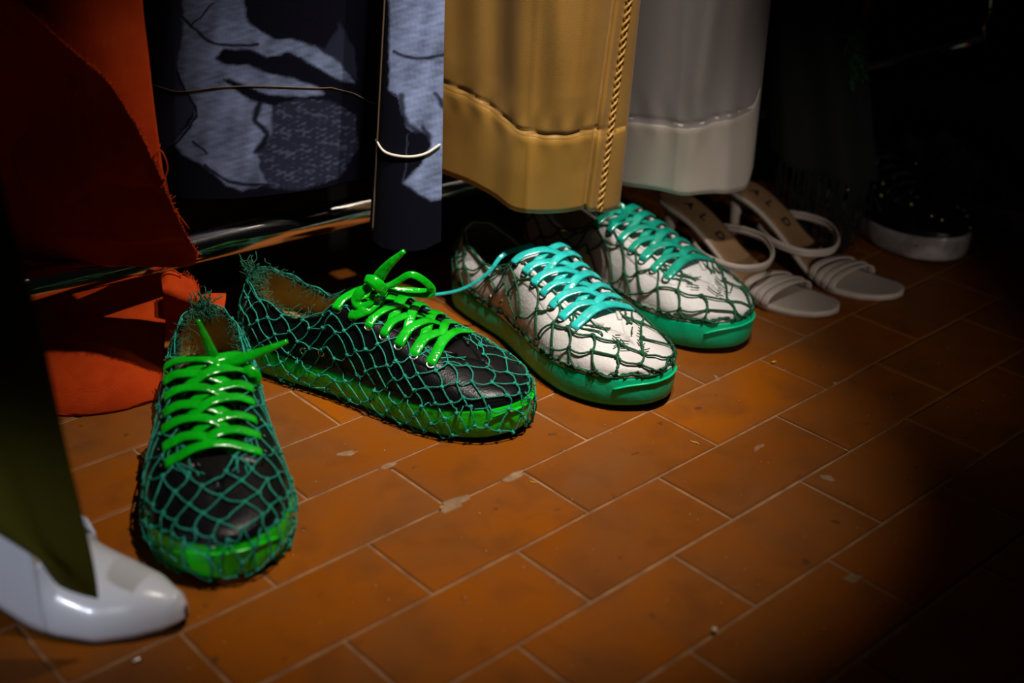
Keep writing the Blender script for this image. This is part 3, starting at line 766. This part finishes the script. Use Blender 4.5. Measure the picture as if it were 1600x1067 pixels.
def denim_print(x, y):
    gx, gy = x + 3 * n1(x / 5, y / 5), y + 3 * n2(x / 5, y / 5)
    c = np.repeat(DK[None], len(x), 0)

    def paint(mask, colr, a=1.0):
        nonlocal c
        k = np.clip(mask * a, 0, 1)[:, None]; c = c * (1 - k) + colr * k
    def soft(P):
        return sum(poly_mask(gx + dx, gy + dy, P) for dx, dy in ((0, 0), (2, 1), (-2, -1), (1, -2), (-1, 2))) / 5
    tx = .62 + .42 * n3(x / 13, y / 13) + .25 * n1(x / 4, y / 4) + .18 * n2(x / 1.5, y / 1.5)
    light = soft(CR([(140, -1600), (400, -1600), (405, 0), (415, 90), (470, 130), (530, 165), (600, 160), (700, 195), (800, 260), (870, 350), (790, 330), (660, 250), (590, 215),
                     (500, 240), (440, 205), (320, 205), (280, 245), (330, 275), (420, 270), (520, 310), (620, 330), (720, 370), (740, 395), (640, 400), (500, 395),
                     (420, 360), (340, 325), (310, 330), (400, 400), (440, 420), (520, 440), (520, 560), (460, 620), (470, 700), (500, 770), (400, 795), (330, 770),
                     (250, 700), (150, 640), (110, 600), (195, 500), (205, 450), (150, 370), (125, 270), (150, 140)]))
    chin = soft(CR([(520, 440), (640, 410), (760, 420), (870, 480), (880, 620), (800, 740), (640, 790), (490, 780), (460, 620), (520, 560)]))
    nose = soft(CR([(600, 165), (740, 200), (790, 120), (800, 90), (860, 200), (880, 340), (800, 260), (700, 195)]))
    edge = soft(CR([(20, -1600), (140, -1600), (150, 140), (125, 270), (150, 370), (205, 450), (110, 600), (60, 640), (30, 400)]))
    paint(chin, MID * .55, 1); paint(chin * np.clip((n1(x / 2, y / 2) + .8 * n2(x / 6, y / 6) - .15) * 3, 0, 1), LT * .22, .8)
    paint(nose, MID * .5); paint(edge, MID * .9)
    c = c * (1 - light[:, None]) + (LT * .82 * np.clip(tx, .25, 1)[:, None]) * light[:, None]
    for L, wd in (([(150, 70), (220, 140), (300, 185), (460, 187)], 2.6), ([(190, 100), (240, 55), (275, 10)], 1.5), ([(125, 300), (165, 390), (208, 470), (170, 540), (105, 615)], 2.2),
                  ([(470, 430), (450, 500), (500, 560), (455, 630)], 5), ([(240, 690), (330, 750), (420, 770), (500, 770)], 3), ([(190, 590), (250, 640)], 2)):
        paint(line_mask(gx, gy, CR(L), wd), DK, .95)
    # narrow leg
    top = soft(CR([(1015, -1600), (1250, -1600), (1250, 620), (1190, 600), (1160, 560), (1090, 540), (1060, 470), (1050, 400), (1010, 380)]))
    low = soft(CR([(1195, 560), (1250, 590), (1250, 800), (1220, 830), (1180, 835), (1065, 765), (1085, 740), (1150, 680)]))
    tx2 = (LT * np.clip(tx, .3, 1)[:, None])
    for mk in (top, low): c = c * (1 - mk[:, None]) + tx2 * mk[:, None]
    paint(line_mask(gx, gy, CR([(1030, 215), (1100, 240), (1180, 240), (1240, 225)]), 3), DK, .9)
    for L, wd in (([(1060, 400), (1075, 500), (1140, 560)], 5), ([(1200, 390), (1230, 440)], 4), ([(1150, 530), (1175, 580)], 5)): paint(line_mask(gx, gy, CR(L), wd), DK, .85)
    paint(line_mask(gx, gy, CR([(1085, 560), (1080, 690), (1066, 750)]), 1.2), MID)
    return c


denim = empty('printed_jeans', tuple(at(640, 390, Y=.21)), 0, 'dark denim jeans with pale blue print, hanging beside the gold satin leg', 'jeans')
dF, _ = leg(denim, M_DENIM, [(236, 290), (250, 296), (290, 308), (350, 306), (420, 303), (490, 298), (560, 290), (592, 284)], (226, 602), .245, .035,
            lambda s, v: .012 * np.sin(s * math.pi * 1.3) * .5 - .010 * np.exp(-((s - .88) / .08) ** 2) + .004 * np.sin(6 * s + 8 * v), nv=300, ns=260, pr=denim_print, part='wide_leg')
eF, _ = leg(denim, M_DENIM, [(578, 366), (590, 382), (606, 389), (640, 393), (665, 390), (688, 378)], (598, 694), .205, .022,
            lambda s, v: .002 * np.sin(5 * s + 10 * v), nv=300, ns=80, pr=denim_print, part='narrow_leg')
seam(eF, M_CREAMTHREAD, denim, lambda s: .094 - .004 * np.sin(s * math.pi) + .002 * s, .02, .97, .0013, out=.001)
seam(dF, M_JEANTHREAD, denim, lambda s: .100 + .006 * np.sin(s * 5) - .022 * np.clip(s - .78, 0, 1) * 4, .03, .97, .0006, out=.0008)
v = np.linspace(.008, .50, 120); P = eF(np.full(120, .035), v); P[:, 1] -= .0015
mb = MB(); mb.tube(P, .0011, 5); mb.build('side_stitch', M_JEANTHREAD, denim)
waist(denim, M_DENIM, .235, -.2, .03)


# orange garment
def sheet(rows, n=60):
    R = [resample(spline([at(px, py, Y=Y) for px, py, Y in r], 10), n) for r in rows]
    R = np.array(R); return np.stack([spline(R[:, j], 10) for j in range(n)], 1)


orange = empty('orange_garment', tuple(at(170, 655, z=.001)), 0, 'orange red cloth garment with frayed edges, pooled on the floor at left', 'garment')
mb = MB(); G = sheet([[(-150, -900, .16), (60, -900, .15), (215, -900, .16)], [(-120, -100, .14), (90, -110, .125), (222, -110, .135)], [(-60, 0, .135), (100, 0, .115), (223, 0, .13)],
                      [(-40, 90, .125), (140, 88, .105), (232, 84, .12)], [(0, 190, .12), (150, 195, .10), (245, 195, .108)], [(40, 300, .125), (180, 310, .105), (262, 305, .10)], [(90, 372, .13), (200, 382, .115), (290, 374, .108)]])
mb.grid(G); mb.build('back_panel', M_ORANGE, orange, solid=.0014)
fr = [(-60, -80), (35, 8), (90, 58), (134, 96), (172, 131), (217, 204), (239, 248), (268, 319), (296, 376), (309, 394)]
bt = [(-90, 400), (20, 404), (60, 407), (110, 411), (150, 413), (190, 415), (230, 416), (262, 417), (290, 416), (306, 411)]
rows = []
for k in np.linspace(0, 1, 7):
    rows.append([(a[0] * (1 - k) + b[0] * k, a[1] * (1 - k) + b[1] * k, .056 + .080 * k ** .8 + .012 * math.sin(i * .9 + k * 2) * math.sin(k * math.pi) + .004 * i * (.4 + .6 * (1 - k))) for i, (a, b) in enumerate(zip(fr, bt))])
mb = MB(); G = sheet(rows, 80); mb.grid(G); mb.build('front_flap', M_ORANGE, orange, solid=.0014)
mb = MB(); rg = np.random.default_rng(8)
for i in range(260):                                               # frayed warp threads along the flap's cut edge
    p = G[0, int(rg.integers(10, 80))]; t = np.linspace(0, 1, 5)[:, None]
    d = np.array([rg.uniform(-.2, 1), rg.normal(-.3, .4), rg.uniform(-.6, 1)]); mb.tube(p + d * rg.uniform(.001, .005) * t + rg.normal(0, .0006, (5, 3)) * t, .0003, 3)
for pts in ([(134, 98, .085), (122, 115, .08), (120, 140, .08), (112, 165, .085)], [(136, 100, .085), (130, 140, .08), (138, 195, .085), (148, 225, .09), (156, 250, .092)],
            [(142, 104, .085), (150, 130, .082), (146, 165, .085)], [(250, 225, .085), (247, 250, .08), (258, 280, .08), (268, 318, .082), (296, 358, .085)], [(128, 96, .085), (112, 122, .08), (106, 158, .085)],
            [(238, 245, .08), (252, 236, .08), (262, 262, .08), (255, 285, .08)]):
    mb.tube(spline([at(*q[:2], Y=q[2]) for q in pts], 8), .0006, 4)
mb.build('frayed_threads', M_ORANGE, orange, kind='stuff')
mb = MB(); G = sheet([[(-60, 395, .23), (90, 395, .20), (180, 398, .195), (258, 402, .205)], [(-60, 440, .225), (90, 440, .196), (180, 441, .192), (254, 442, .20)],
                      [(-60, 495, .185), (90, 500, .150), (170, 496, .158), (258, 486, .175)], [(-60, 560, .13), (90, 560, .112), (170, 550, .120), (257, 540, .140)],
                      [(-60, 610, .10), (90, 615, .080), (170, 602, .086), (252, 590, .112)], [(-60, 645, .088), (90, 650, .068), (170, 640, .074), (247, 625, .098)],
                      [(-60, 662, .09), (90, 664, .073), (170, 653, .078), (243, 641, .100)], [(-60, 665, .10), (90, 664, .09), (170, 655, .092), (240, 643, .108)]], 70)
ng = vnoise(rg, 7); a_, b_ = np.meshgrid(np.arange(G.shape[0]) / 9, np.arange(G.shape[1]) / 9, indexing='ij'); G[..., 1] += .0022 * ng(a_, b_)
G[..., 2] = np.maximum(G[..., 2], .0016)
mb.grid(G); mb.build('pooled_hem', M_ORANGE, orange, solid=.0014)
mb = MB(); G = sheet([[(252, 437, .175), (262, 424, .178), (283, 428, .18), (300, 434, .18), (312, 452, .178)], [(253, 445, .168), (265, 438, .170), (285, 440, .172), (303, 447, .172), (312, 462, .170)], [(254, 454, .160), (270, 459, .160), (290, 467, .162), (310, 476, .162), (318, 480, .162)],
                      [(255, 480, .166), (270, 482, .166), (290, 486, .168), (310, 490, .170), (318, 492, .17)], [(258, 532, .178), (270, 532, .178), (290, 530, .178), (310, 528, .178), (318, 527, .178)]], 30)
mb.grid(G); mb.build('side_fold', M_ORANGE, orange, solid=.0012)
mb = MB(); G = sheet([[(308, 462, .19), (330, 459, .192), (353, 459, .195)], [(308, 468, .18), (330, 466, .182), (353, 466, .185)], [(308, 484, .168), (330, 484, .17), (350, 486, .172)]], 20)
mb.grid(G); mb.build('side_fold', M_ORANGE, orange, solid=.0012)
mb = MB(); mb.tube(spline([at(px, py, Y=.174) for px, py in [(254, 450), (253, 434), (259, 424), (270, 422), (279, 427), (283, 436)]], 8), .0007, 5)
for i in range(60):
    k = rg.uniform(0, 1); p = at(284 + 26 * k, 429 + 22 * k ** 1.5, Y=.178); t = np.linspace(0, 1, 4)[:, None]
    mb.tube(p + np.array([rg.normal(.4, .4), rg.normal(0, .4), rg.uniform(0, 1)]) * rg.uniform(.002, .005) * t, .0003, 3)
mb.build('frayed_threads', M_ORANGE, orange, kind='stuff')
waist(orange, M_ORANGE, .125, -.27, -.17)

# olive garment in the foreground
olive = empty('olive_garment', tuple(at(150, 930, Y=-.25)), 0, 'dark olive cloth hanging into the white pump in the near left corner', 'garment')
ed = [(-190, -420, 0), (-60, 0, 0), (2, 285, 0), (32, 400, 0), (62, 500, 0), (102, 690, 0), (128, 800, 0), (146, 880, 0), (152, 930, 0)]
lf = [(-620, -420), (-500, 0), (-420, 285), (-380, 400), (-330, 480), (-260, 590), (-190, 680), (-120, 760), (0, 832)]
rows = []
for (x1, y1, _), (x0, y0) in zip(ed, lf):
    r = []
    for k in np.linspace(0, 1, 9):
        bx, by = x0 + (x1 - x0) * k, y0 + (y1 - y0) * k
        r.append((bx, by, -.252 + .03 * (k - .78) ** 2 * (8 if k > .78 else 1.2) + .006 * math.sin(k * 9)))
    rows.append(r)
rows.append([(x, y, -.247 + .008 * (k > .8)) for k, (x, y) in enumerate([(0, 833), (24, 848), (46, 860), (62, 873), (76, 893), (92, 912), (112, 922), (134, 929), (151, 933)])])
mb = MB(); G = sheet(rows, 60); mb.grid(G); mb.build('cloth', M_OLIVE, olive, solid=.002)

# black garment with green tinsel, hanging at the right
blk = empty('black_garment', tuple(at(1290, 330, Y=.52)), 0, 'black garment with green tinsel trim hanging right of the white satin leg', 'garment')
bF, _ = leg(blk, M_BLACKCLOTH, [(1200, 232), (1240, 262), (1290, 278), (1340, 290), (1372, 282)], (1195, 1345), .465, .03, lambda s, v: .008 * np.sin(11 * s + 4 * v), nv=60, ns=60, part='cloth')
mb = MB()
for i in range(240):
    v0 = rg.choice([rg.uniform(.205, .275), rg.uniform(.12, .17)]); s0 = rg.uniform(.80, .97); p = bF(np.array(s0), np.array(v0)); p[1] -= .002; t = np.linspace(0, 1, 5)[:, None]
    mb.tube(p + np.array([rg.normal(0, .4), -abs(rg.normal(0, .5)), rg.normal(-.4, .6)]) * rg.uniform(.006, .016) * t, .0007, 3)
mb.build('tinsel_trim', M_TINSEL, blk, kind='stuff')
mb = MB()
for i in range(90):                                                # long black fringe
    p = bF(np.array(rg.uniform(.05, .98)), np.array(.002)); t = np.linspace(0, 1, 7)[:, None]
    mb.tube(p + np.array([0, 0, -1]) * rg.uniform(.03, .11) * t + rg.normal(0, .003, (7, 3)) * t, .0009, 4)
mb.build('fringe', M_BLACKCLOTH, blk, kind='stuff')
waist(blk, M_BLACKCLOTH, .495, .39, .51)

# added black cloth: keeps the lamps off the floor behind the base bar
bk_ = empty('light_block_cloth', (-.10, .33, .005), 0, 'added black cloth blocking light behind the chrome base bar and printed jeans', 'garment')
xs = np.linspace(-.42, .10, 60); zs = np.linspace(.006, TOPZ, 24)
G = np.array([[(x, .262 + .45 * (x + .25) + .05 + .006 * math.sin(x * 60 + z * 3), z) for z in zs] for x in xs]) - np.array([-.10, .33, .005])
mb = MB(); mb.grid(G); mb.build('cloth', M_BLACKCLOTH, bk_, solid=.0015)

# ------------------------------------------------------------------ the garment rack
rack = empty('garment_rack', (0, .3, 0), 0, 'chrome garment rack, its low base bar behind the black sneakers', 'rack')
inv = Vector(rack.location)
p0, p1 = at(45, 447, z=.10), at(715, 292, z=.10); dr = (p1 - p0) / np.linalg.norm(p1 - p0)
loc = np.array(inv)
R0, R1 = p0 - dr * .06, p1 + dr * .62
mb = MB(); mb.tube(np.linspace(R0, R1, 20) - loc, .0152, 24); mb.build('base_bar', M_CHROME, rack)
for q, nx in ((R0, -1), (R1, 1)):
    mb = MB(); mb.ball(q - loc, .0165, seg=14, rings=9); mb.build('end_cap', M_CHROME, rack)
    mb = MB(); mb.tube([q - loc - [0, 0, .0], q - loc - [0, 0, .0995]], .011, 14); mb.build('foot', M_CHROME, rack)
top0, top1 = np.array([R0[0] - .02, RAILY(R0[0]) , TOPZ + .012]), np.array([R1[0], RAILY(R1[0]) + .02, TOPZ + .012])
mb = MB(); mb.tube(np.linspace(top0, top1, 12) - loc, .011, 16); mb.build('top_bar', M_CHROME, rack)
for q, t in ((R0, top0), (R1, top1)):
    mb = MB(); mb.tube(np.linspace(q, t, 6) - loc, .011, 14); mb.build('upright', M_CHROME, rack)

c0, c1, c2 = at(1330, 114, Y=.70), at(1540, 60, Y=.62), at(1556, -60, Y=.62)
mb = MB(); mb.tube(np.linspace(c0, c1, 8) - loc, .0065, 12); mb.build('cross_bar', M_CHROME, rack)
mb = MB(); mb.tube(spline([c1, at(1538, 40, Y=.62), at(1547, 16, Y=.62), c2, c2 + [0.01, 0, .10]], 6) - loc, .0022, 8); mb.ball(at(1547, 18, Y=.617) - loc, .0034, seg=10, rings=7); mb.build('hook', M_CHROME, rack)

# ------------------------------------------------------------------ white pump
def pump():
    a = math.radians(-14); L = .245; tip = np.array([-.1125, -.2045])
    root = empty('white_pump', (tip[0] - L * math.cos(a), tip[1] - L * math.sin(a), 0), a, 'pointed white leather pump in the near left corner, under the olive cloth', 'shoe')
    xs = np.r_[np.linspace(0, .235, 56), np.linspace(.237, L, 9)]
    hw = np.interp(xs, [0, .004, .02, .05, .10, .14, .17, .195, .22, .236, .242, L], [.004, .016, .026, .029, .028, .033, .0365, .034, .0235, .0125, .0075, .0025])
    z0 = np.interp(xs, [0, .06, .10, .15, .20, .235, L], [.058, .045, .025, .006, .0035, .006, .009])
    ht = np.interp(xs, [0, .05, .10, .13, .150, .158, .163, .167, .176, .19, .22, .24, L], [.058, .062, .073, .085, .086, .078, .058, .040, .036, .0315, .027, .018, .008])
    op = np.interp(xs, [0, .10, .13, .155, .164, L], [1, 1, .93, .55, .0, 0])           # how wide the throat is open
    th = np.linspace(-1, 1, 31); G = []
    for x, h, zb, H, o in zip(xs, hw, z0, ht, op):
        row = []
        for t in th:
            ang = t * (math.pi / 2 + .55) 
            amax = math.pi / 2 + .55
            # profile from the near welt over the top to the far welt, cut open at the throat
            lo = o * .86
            f = (abs(t) * (1 - lo) + lo); e = (1 - f)                                # e: 0 at welt .. 1 at ridge
            ww = h * (1 - e ** 1.8) if o < .02 else h * (1 - .10 * e)
            zz = zb + H * (1 - (1 - e) ** 2.0) if o < .02 else zb + H * (abs(1 - abs(t)))** .9 * (1 if o > .9 else .9)
            row.append((x, math.copysign(ww, t) if t else 0, zz))
        if o >= .02:
            row[15] = (x, 0, row[14][2])
        G.append(row)
    G = np.array(G)
    k = int(np.argmax(op < .02)); G[:k, 16:, 2] = z0[:k, None] + (G[:k, 16:, 2] - z0[:k, None]) * np.interp(xs[:k], [.06, .13, .164], [1, .68, .62])[:, None]
    near, far = G[:, :15], G[:, 16:]
    mb = MB(); mb.grid(G[k - 1:], flip=False); mb.build('vamp', M_PUMP, root, solid=.0014)
    for nm, S in (('quarter', near[:k]), ('quarter', far[:k])):
        mb = MB(); mb.grid(S); mb.build(nm, M_PUMP, root, solid=.0016)
    mb = MB(); hb = np.array([(x, 0, zb) for x, zb in zip(xs, z0)])
    lo = np.array([[(x, y * h, zb - .0006) for y in np.linspace(-1.02, 1.02, 7)] for x, h, zb in zip(xs, hw, z0)])
    mb.grid(lo); mb.build('sole', M_RUBBER, root, solid=.003, label='thin dark sole')
    mb = MB(); ins = lo[:k + 2] * [1, .95, 1] + [0, 0, .004]; mb.grid(ins); mb.build('insole', M_PUMPIN, root, solid=.001)
    mb = MB(); mb.tube(np.array([(.022, 0, .056), (.018, 0, .03), (.014, 0, .0005)]), [.016, .010, .006], 14); mb.build('heel', M_PUMP, root)


pump()

# ------------------------------------------------------------------ ivory sandals
STRAP = []


def sandal(label, toe, ang, letters):
    a = math.radians(ang); root = empty('heeled_sandal', (toe[0], toe[1], 0), a + math.pi, label, 'sandal', 'ivory heeled sandals')
    xs = np.linspace(0, .215, 60)                                     # local x runs from toe to heel
    hw = np.interp(xs, [0, .004, .015, .035, .06, .09, .125, .16, .19, .205, .212, .215], [.003, .014, .024, .0315, .034, .030, .0225, .0225, .0235, .019, .010, .002])
    zc = np.interp(xs, [0, .02, .06, .085, .12, .15, .18, .215], [.0085, .006, .006, .011, .036, .062, .078, .084])
    zc = np.convolve(np.pad(zc, 4, mode='edge'), np.ones(9) / 9, 'valid')
    bend = .006 * np.sin(xs / .215 * math.pi)
    ys = np.linspace(-1, 1, 13)
    Sf = lambda i, y, o=0: np.array([xs[i], y * hw[i] + bend[i], zc[i] + o])
    G = np.array([[Sf(i, y) for y in ys] for i in range(60)])
    split = 21
    mb = MB(); mb.grid(G[:split + 1] - [0, 0, .003]); mb.build('toe_platform', M_SANDAL, root, solid=.006)
    mb = MB(); mb.grid(G[split:] - [0, 0, .003]); mb.build('sole', M_SANDAL, root, solid=.005)
    mb = MB(); mb.grid(G[split - 3:] * [1, .90, 1] + [0, 0, .0008]); mb.build('insole', M_SANDALSOLE, root, solid=.0014, label='caramel leather insole with black letters')
    # bundle of straps over the toes
    for k in range(4):
        t = np.linspace(0, math.pi, 18); i0 = 13 + 2.0 * k; i1 = 17.5 + 2.2 * k; P = []
        for q in t:
            f = (1 - math.cos(q)) / 2; ii = i0 + (i1 - i0) * f; x = np.interp(ii, range(60), xs); h = np.interp(ii, range(60), hw)
            P.append((x, -math.cos(q) * (h + .0025) + .004, np.interp(ii, range(60), zc) - .002 + .016 * math.sin(q) ** .7 + .0012 * (k % 2)))
        mb = MB(); Nn = np.array([(0, -math.cos(q), math.sin(q) + .05) for q in t]); mb.ribbon(P, Nn, .0082, .0022); mb.build('toe_strap', M_SANDAL, root)
    # ankle strap lying forward over the shank
    if not STRAP:
        iv = root_inv(root)
        for px, py, z in ((1082, 380, .046), (1090, 392, .047), (1106, 406, .047), (1150, 421, .044), (1193, 418, .042), (1206, 398, .043), (1193, 376, .046), (1165, 364, .048), (1140, 359, .049), (1130, 358, .048)):
            STRAP.append(tuple(iv @ Vector(at(px, py, z=z))))
    for dz, k in ((0, 1.0), (.0040, 1.035)):
        loop = np.array(STRAP); c0 = loop.mean(0); loop[:, :2] = c0[:2] + (loop[:, :2] - c0[:2]) * k; loop[:, 2] += dz
        P = spline(loop, 6); c = P - c0; Nn = np.stack([c[:, 0], c[:, 1], 0 * c[:, 0] + .02], 1)
        mb = MB(); mb.ribbon(P, Nn, .0052, .0022); mb.build('ankle_strap', M_SANDAL, root)
    mb = MB(); mb.tube(np.array([(.196, .003, .076), (.200, .003, .045), (.198, .003, .0006)]), [.011, .0055, .0045], 12); mb.build('heel', M_SANDAL, root)
    for ch, x in letters:
        i = int(np.argmin(abs(xs - x))); tg = G[i + 1, 6] - G[i - 1, 6]; tg /= np.linalg.norm(tg); sd = np.array([0, 1.0, 0]); up = np.cross(tg, sd); 
        cu = bpy.data.curves.new('letter', 'FONT'); cu.body = ch; cu.size = .0165; cu.align_x = 'CENTER'; cu.align_y = 'CENTER'; cu.extrude = .0002; cu.offset = .0003
        tmp = bpy.data.objects.new('letter', cu); COL.objects.link(tmp); bpy.context.view_layer.update()
        me = bpy.data.meshes.new_from_object(tmp.evaluated_get(bpy.context.evaluated_depsgraph_get())); bpy.data.objects.remove(tmp)
        o = bpy.data.objects.new('letter', me); COL.objects.link(o); me.materials.clear(); me.materials.append(M_PRINT); o.parent = root
        X = -tg                                                       # reading direction runs towards the toe
        Yv = sd * -1; Z = np.cross(X, Yv); 
        if Z[2] < 0: Yv = -Yv; Z = np.cross(X, Yv)
        p = G[i, 6] + Z * .0022
        o.matrix_local = Matrix(((X[0], Yv[0], Z[0], p[0]), (X[1], Yv[1], Z[1], p[1]), (X[2], Yv[2], Z[2], p[2]), (0, 0, 0, 1)))
        o['label'] = 'black letter ' + ch
    return root


sandal('ivory heeled sandal nearer the white sneaker, its ankle strap lying forward', (.4335, .3000), -36, [('A', .179), ('L', .160), ('D', .140)])
sandal('ivory heeled sandal on the far right of the pair, next to the dark studded shoe', (.5115, .3440), -36, [('A', .179), ('L', .160), ('D', .140)])

# ------------------------------------------------------------------ dark studded shoes
NOE = None
for i, (toe, ang, lb) in enumerate((((.588, .432), -70, 'black studded shoe with cloudy pale sole, in the dark right of the sandals'), ((.735, .520), -66, 'black studded shoe behind its mate at the right edge'))):
    r, sh, ey = sneaker(lb, toe, ang, 'dark studded shoes', M_BLACKLEATHER, M_CLEARSOLE, M_BLACKLEATHER, M_BLACKCLOTH, None, .003 * (-1) ** i, 60 + i, M_LINING, M_LINING, M_DARKSTEEL, M_BLACKLEATHER, name='studded_shoe')
    r['category'] = 'shoe'; rs = np.random.default_rng(9 + i)
    for k in range(44):
        u = rs.uniform(.08, .92); q = rs.choice([.15, .35, .55, .75, .93]); p = sh.S(np.array(u), np.array(q)); n = sh.N(np.array(u), np.array(q))
        mb = MB(); mb.ball(p + n * .001, .0022, seg=8, rings=5); mb.build('stud', M_GOLDSTUD, r)
    if i == 1:
        for k in range(7):
            uu = np.linspace(.10, .34, 20); P = sh.S(uu, np.full(20, .1 + .12 * k)) + sh.N(uu, np.full(20, .1 + .12 * k)) * .001
            mb = MB(); mb.tube(P, .0028, 6); mb.build('ribbing', M_CLEARSOLE, r)
        uu = np.linspace(-.12, .12, 30); P = sh.S(uu, np.full(30, 1.0)) + [0, 0, .002]; mb = MB(); mb.tube(P, .004, 8); mb.build('collar_trim', M_PURPLE, r, label='purple collar trim')

# ------------------------------------------------------------------ debris on the tiles
rd0 = np.random.default_rng(12)
for (px, py, l, w_, rot, mt, nm, lb) in ((1085, 692, .009, .0012, -.6, M_CRUMB, 'straw_scrap', 'straw coloured sliver on the tile right of the white sneaker toe'),
                                        (1209, 567, .004, .0022, .3, M_CRUMB, 'crumb', 'yellow crumb on the joint below the ivory sandals'),
                                        (1321, 704, .0035, .0012, -.9, M_CRUMB, 'crumb', 'yellow crumb in the joint at the right of the lit floor'),
                                        (690, 793, .003, .0014, .5, M_CRUMB, 'crumb', 'yellow crumb by the plaster smear in front of the black sneakers'),
                                        (833, 754, .006, .0009, -.5, M_CRUMB, 'straw_scrap', 'short straw fibre beside a floor joint in the lit middle'),
                                        (213, 1034, .006, .0024, .6, M_STEEL, 'foil_scrap', 'glinting foil scrap on the tile below the white pump')):
    p = at(px, py, z=.0); mb = MB(); t = np.linspace(-.5, .5, 6); mb.tube(np.stack([t * l, .0006 * np.sin(t * 9), 0 * t], 1), w_ * np.array([.3, .45, .5, .5, .42, .25]), 6)
    o = mb.build(nm, mt); o.location = (p[0], p[1], w_ * .5); o.rotation_euler = (0, 0, rot); tag(o, lb, 'debris')
for k, (px, py, lx, ly, rot) in enumerate(((708, 788, .016, .006, .72), (803, 745, .011, .0045, .72), (541, 708, .009, .0035, .3), (1291, 746, .006, .004, -.5), (1332, 905, .007, .004, .2), (606, 728, .008, .003, .72))):
    p = at(px, py, z=0); n = 14; a = np.linspace(0, 2 * math.pi, n, endpoint=False); rr = 1 + rd0.normal(0, .22, n); c, s_ = math.cos(rot), math.sin(rot)
    E = np.stack([lx * rr * np.cos(a) * c - ly * rr * np.sin(a) * s_, lx * rr * np.cos(a) * s_ + ly * rr * np.sin(a) * c, 0 * a], 1)
    mb = MB(); mb.grid(np.stack([E + p + [0, 0, -.0004], E + p + [0, 0, .0002], E * .7 + p + [0, 0, .0005]], 1), cu=True, flip=True); mb.f.append(tuple(i * 3 + 2 for i in range(n))); mb.build('grout_smear', M_SMEAR, floor)
p = at(1116, 985, z=.0016); mb = MB(); mb.ball((0, 0, 0), .0021, seg=12, rings=8); o = mb.build('bead', M_BEAD); o.location = (p[0], p[1], .0021); tag(o, 'tiny pale bead in a floor joint in the near right', 'bead')
mb = MB(); rd = np.random.default_rng(3)
for i in range(170):
    x, y = rd.uniform(-.15, .62), rd.uniform(-.26, .30); mb.ball((x, y, .0004), (rd.uniform(.0002, .0006), rd.uniform(.0002, .0005), .0003), seg=5, rings=3)
o = mb.build('dust_specks', M_BEAD); o['kind'] = 'stuff'; tag(o, 'pale dust specks scattered over the terracotta tiles', 'dust')
